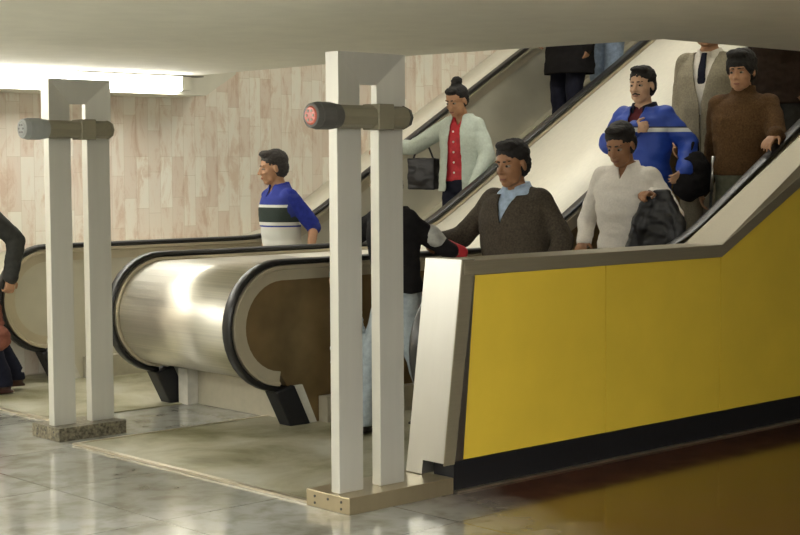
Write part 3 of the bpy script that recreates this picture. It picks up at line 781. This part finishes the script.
# handbag hanging at her arm
r = empty('handbag', (8.60, 9.00, zs + 1.04), math.radians(20), label='dark handbag hanging below the arm of the woman in mint', cat='bag')
bm = bag_mesh(.24, .10, .25); ell(bm, (0, 0, -.15), (.07, .13, .10)); me = remesh(bm, .010, 8, wrinkle=.008, wscale=10); link('body', me, olive_leather, r, True)
bm = bmesh.new(); pts = [(0, -.09 + .018 * i, .24 * math.sin(PI * i / 10) * .6) for i in range(11)]
for a_, b_ in zip(pts, pts[1:]): cap_(bm, a_, b_, .009, .009, 8)
link('handle', remesh(bm, .005, 1), olive_leather, r, True)

# man in the V-neck knit
P0, hd, H = (6.47, 5.95, .012), 190, 1.625
p = Person('man in dark brown V-neck knit over a pale blue shirt, stepping off the nearer escalator', P0, hd, H, 'brown', hair='short', hs=1.13, head=(-4, 10, 0), fat=1.28, lean=.05, sw=.20, curl_r=.9,
    an_l=(.05, .11, .085), an_r=(-.03, -.11, .085), **pose(P0, hd, H, el_r=(6.34, 6.30, 1.10), wr_r=(6.18, 6.32, 1.075), hd_r=(-1, -.1, -.1), pm_r=(0, 0, -1), el_l=(6.50, 5.66, 1.10), wr_l=(6.38, 5.66, .86)))
p.garment('shirt', paleb, g=.010, z0=1.0, sleeve=0, cut=vneck(.05, .05, .03, 1.47), wr=.003)
p.garment('knit_sweater', taupe, g=.028, z0=.84, z1=1.42, wr=.010, wrs=7, cut=vneck(.05, .235, .082, 1.46), solid=.008, arm_r=(.070, .060, .050))
p.collar(paleb, h=.045)
p.trousers(charcoal); p.shoes(shoeb)

# man hidden behind the near gate
P0, hd, H = (5.82, 6.30, .012), 183, 1.50
p = Person('person in black jacket with red cuff, mostly hidden behind the near gate post', P0, hd, H, 'brown', hair='short', head=(0, 14, 0), lean=.05, sw=.17,
    an_l=(-.22, .08, .12), an_r=(.24, -.08, .085), **pose(P0, hd, H, el_l=(5.95, 6.17, 1.10), wr_l=(6.04, 6.10, 1.03), hd_l=(.8, .0, -.3), pm_l=(0, 0, -1), el_r=(5.72, 6.62, 1.08), wr_r=(5.60, 6.58, .90)))
jk = p.garment('jacket', blackc, g=.024, z0=.82, wr=.008, collar=.01, arm_r=(.066, .058, .050))
L_ = lambda w: Vector(W2L(P0, hd, H, w))
bm = bmesh.new(); cap_(bm, L_((5.93, 6.155, 1.125)), L_((5.98, 6.145, 1.085)), .068, .062)
p.part('grey_band', bm, cl('grey_nylon', (.40, .40, .37)), .008, 2, .004, jk)['label'] = 'grey band across the black sleeve'
bm = bmesh.new(); cap_(bm, L_((6.00, 6.13, 1.07)), L_((6.12, 6.09, 1.02)), .046, .042)
p.part('red_cuff', bm, red, .008, 2, .004, jk)['label'] = 'red cuff of the black sleeve'
p.trousers(jeans, g=.014); p.shoes(shoeb)
r = empty('plastic_bag', (5.78, 6.66, .86), .3, label='pale blue plastic bag seen in the slot between the near gate posts', cat='bag')
bm = bmesh.new(); ell(bm, (0, 0, -.44), (.09, .13, .20)); cap_(bm, (0, 0, -.03), (0, 0, -.35), .018, .09)
link('bag', remesh(bm, .010, 3, wrinkle=.016, wscale=14), plain('thin_plastic', (.50, .60, .66), .3, var=.08), r, True)

# man in the white pullover
P0, hd, H = (7.55, 6.03, tread(7.55)), 200, 1.70
zt = P0[2]
p = Person('man in white collared pullover looking down at the jacket he carries', P0, hd, H, 'brown', hair='short', head=(-8, 24, 0), fat=1.10, lean=.05, sw=.19, curl_l=1.0,
    an_l=(-.08, .10, .085), an_r=(.06, -.10, .085), **pose(P0, hd, H, el_r=(7.56, 6.38, 1.16), wr_r=(7.44, 6.30, 1.03), hd_r=(-.6, -.25, -.35), pm_r=(0, 0, -1), el_l=(7.66, 5.76, 1.20), wr_l=(7.46, 5.76, 1.33), hd_l=(-.8, .15, .15), pm_l=(0, 0, -1)))
sw = p.garment('pullover', white, g=.020, z0=.90, z1=1.43, wr=.008, cut=vneck(.05, .12, .045, 1.47), solid=.006, arm_r=(.066, .058, .050))
p.collar(white, h=.035)
bm = bmesh.new(); loft(bm, [(.875, 0, 0, .135, .180), (.915, 0, 0, .135, .178)])
me = bpy.data.meshes.new('belt'); bm.to_mesh(me); bm.free(); p.fin(me, 'belt', shoeb)
p.trousers(greyt, z1=.93); p.shoes(shoeb)
draped('jacket', 'black shiny jacket hanging from the hand of the man in white', 'jacket', (7.45, 5.72, 1.355), plain('black_shiny_cloth', (.006, .0055, .007), .5, var=.3, scale=20), (.15, .06, .50), seed=4, rz=.3)

# man in the blue windbreaker
P0, hd, H = (8.30, 6.50, tread(8.30)), 188, 2.165 - tread(8.30)
zt = P0[2]
p = Person('man with moustache in bright blue windbreaker with white chest stripe', P0, hd, H, 'fair', hair='short', head=(2, 4, 0), fat=1.10, sw=.195, moustache=True, curl_r=1.1,
    an_l=(-.05, .10, .085), an_r=(.03, -.10, .085), **pose(P0, hd, H, el_r=(8.22, 6.74, zt + 1.12), wr_r=(8.09, 6.42, zt + 1.13 + .09), hd_r=(-.1, -1, .1), pm_r=(1, 0, 0), el_l=(8.42, 6.22, zt + 1.12), wr_l=(8.28, 6.14, zt + .95), hd_l=(-.6, .2, -.6)))
p.garment('shirt', maroon, g=.010, z0=1.0, sleeve=0, cut=vneck(0, .06, .03, 1.47), wr=.003)
p.garment('windbreaker', M['windbreaker'], g=.034, z0=.80, z1=1.43, wr=.014, wrs=7, solid=.006, cut=lambda c: c.x > .03 and abs(c.y) < .012 + max(0, c.z - 1.15) * .16, arm_r=(.076, .068, .054))
p.collar(navy, h=.04, r=.082)
p.trousers(navy); p.shoes(shoeb)
r = empty('shoulder_bag', (8.40, 6.17, zt + 1.10), math.radians(190), label='black shoulder bag under the arm of the man in blue windbreaker', cat='bag')
bm = bmesh.new(); ell(bm, (0, 0, -.19), (.17, .10, .16)); ell(bm, (-.08, 0, -.22), (.12, .10, .12)); ell(bm, (.07, .01, -.26), (.11, .10, .10)); link('body', remesh(bm, .011, 4, wrinkle=.016, wscale=12), blackc, r, True)
bm = bmesh.new()
for q in (1, -1): cap_(bm, (.10 * q, 0, -.12), (.03 * q, .02, .02), .012, .012, 8)
link('strap', remesh(bm, .006, 1), blackc, r, True)

# man in the brown turtleneck
P0, hd, H = (8.63, 5.92, tread(8.63)), 208, 2.255 - tread(8.62)
zt = P0[2]
p = Person('man in brown turtleneck sweater and grey jeans holding the near handrail', P0, hd, H, 'tan', hair='full', head=(-14, 10, 0), fat=1.12, sw=.20, curl_l=.35, lean=.02,
    an_l=(-.04, .10, .085), an_r=(.04, -.10, .085), **pose(P0, hd, H, el_l=(8.50, 5.54, zt + 1.04), wr_l=(8.17, 5.37, 1.70), hd_l=(-.9, .05, -.52), pm_l=(-.3, 0, -1), el_r=(8.68, 6.20, zt + 1.03), wr_r=(8.58, 6.22, zt + .80)))
p.garment('turtleneck_sweater', brown_k, g=.026, z0=.84, z1=1.42, wr=.008, collar=.045, solid=.006, arm_r=(.068, .060, .048))
p.trousers(jeang); p.shoes(shoeb)

# man in the tan suit
P0, hd, H = (9.02, 6.48, tread(9.02)), 195, 1.83
zt = P0[2]
p = Person('man in tan suit and dark tie, his head above the ceiling edge', P0, hd, H, 'tan', hair='short', sw=.20, fat=1.1,
    an_l=(-.05, .10, .085), an_r=(.04, -.10, .085))
p.garment('shirt', white, g=.008, z0=1.0, sleeve=0, collar=.0, cut=vneck(0, .03, .02, 1.47), wr=.002)
bm = bmesh.new(); loft(bm, [(1.05, .145, .0, .006, .036), (1.30, .152, 0, .006, .030), (1.40, .110, 0, .012, .020), (1.425, .098, 0, .014, .020)], 12)
p.part('tie', bm, navy, .006, 1)
p.garment('suit_jacket', tan, g=.028, z0=.74, z1=1.43, wr=.006, wrs=6, solid=.006, fatbottom=.03, cut=lambda c: c.x > .03 and abs(c.y) < .004 + max(0, c.z - 1.08) * .24, arm_r=(.070, .062, .050))
p.collar(white, h=.035)
p.trousers(tan); p.shoes(shoebr)
# slim rod between the two men
r = empty('cane', (8.45, 6.06, tread(8.45) + .002), 0, label='slim dark cane with silver upper end beside the man in brown turtleneck', cat='cane')
obj('shaft', cyl(bmesh.new(), (-.05, 0, .0), (.015, 0, .80), .010), M['black'], r, smooth=True)
obj('silver_end', cyl(bmesh.new(), (.015, 0, .801), (.035, 0, 1.03), .012), M['steel_bright'], r, smooth=True)

# person in dark clothes behind them
P0, hd, H = (9.52, 6.22, tread(9.52)), 185, 1.70
p = Person('person in dark brown coat standing behind the man in brown turtleneck', P0, hd, H, 'tan', hair='short', vox=.009, fat=1.1, sw=.20)
p.garment('coat', cl('dark_brown_wool', (.030, .018, .012)), g=.030, z0=.70, z1=1.43, wr=.006, collar=.02, fatbottom=.03, arm_r=(.070, .062, .050))
p.trousers(charcoal); p.shoes(shoeb)

# two riders higher up the far escalator
P0, hd, H = (10.36, 8.95, tread(10.36)), 185, 1.70
p = Person('person in dark coat high up on the far escalator, cut by the ceiling edge', P0, hd, H, 'tan', hair='short', vox=.009, fat=1.15, sw=.20, el_r=(.08, -.27, 1.10), wr_r=(.22, -.16, .98))
p.garment('coat', blackc, g=.034, z0=.62, z1=1.43, wr=.008, collar=.02, fatbottom=.05, arm_r=(.074, .066, .052))
p.trousers(navy); p.shoes(shoeb)
P0, hd, H = (10.93, 8.98, tread(10.93)), 185, 1.68
p = Person('person in pale blue clothes high up behind the dark-coated rider', P0, hd, H, 'tan', hair='short', vox=.009, sw=.19, el_r=(.03, -.25, 1.10), wr_r=(.22, -.20, .98))
p.garment('shirt', paleb, g=.024, z0=.80, z1=1.43, wr=.010, collar=.01, arm_r=(.066, .058, .046))
p.trousers(cl('light_blue_denim', (.30, .38, .52))); p.shoes(shoeb)

# person leaving the picture at the left edge
P0, hd, H = (4.71, 9.305, .0), 172, 1.62
p = Person('person in dark sleeve at the left edge beside the far escalator, with a red lump standing in for a hand', P0, hd, H, 'tan', hair='short', sw=.185, curl_l=.8,
    an_l=(-.20, .09, .10), an_r=(-.34, -.05, .12), **pose(P0, hd, H, el_l=(4.97, 9.12, 1.04), wr_l=(4.89, 9.05, .80), hd_l=(-.15, 0, -1), pm_l=(0, 1, 0)))
p.garment('jacket', charcoal, g=.026, z0=.80, z1=1.43, wr=.008, collar=.015, arm_r=(.068, .060, .050))
p.trousers(navy); p.shoes(shoebr)
r = empty('bundle', (4.80, 9.06, .50), 0, label='dull red lump standing in for a hand, low at the left edge', cat='bag')
bm = bmesh.new(); ell(bm, (0, 0, -.10), (.07, .07, .08)); cap_(bm, (0, 0, 0), (.0, 0, .12), .03, .014)  # added lump in place of the person's second hand
link('cloth', remesh(bm, .010, 3, wrinkle=.012, wscale=14), cl('dull_red_cloth', (.20, .075, .05)), r, True)


# ------------------------------------------------------------------ camera, view
f_px = 1517.0
yaw, pit, rol = math.radians(47.2), math.radians(-3.74), math.radians(-.3)
fw = Vector((math.cos(yaw) * math.cos(pit), math.sin(yaw) * math.cos(pit), math.sin(pit)))
rt = Vector((math.sin(yaw), -math.cos(yaw), 0)); up = rt.cross(fw)
r2 = rt * math.cos(rol) + up * math.sin(rol); u2 = -rt * math.sin(rol) + up * math.cos(rol)
cam = bpy.data.cameras.new('camera'); co = bpy.data.objects.new('camera', cam); COL.objects.link(co)
mw = Matrix((r2, u2, -fw)).transposed().to_4x4(); mw.translation = (0, 0, 1.5); co.matrix_world = mw
cam.sensor_width = 36; cam.lens = f_px / 800 * 36; cam.clip_start = .05
S.camera = co
w = bpy.data.worlds.new('world'); S.world = w; w.use_nodes = True
w.node_tree.nodes['Background'].inputs[0].default_value = (1, .95, .85, 1); w.node_tree.nodes['Background'].inputs[1].default_value = .05
S.view_settings.view_transform = 'Standard'; S.view_settings.look = 'None'; S.view_settings.gamma = 1; S.view_settings.use_curve_mapping = False
S.view_settings.exposure = .3
S.cycles.use_denoising = True
S.cycles.max_bounces = 8; S.cycles.diffuse_bounces = 4; S.cycles.glossy_bounces = 4
S.cycles.sample_clamp_indirect = 6
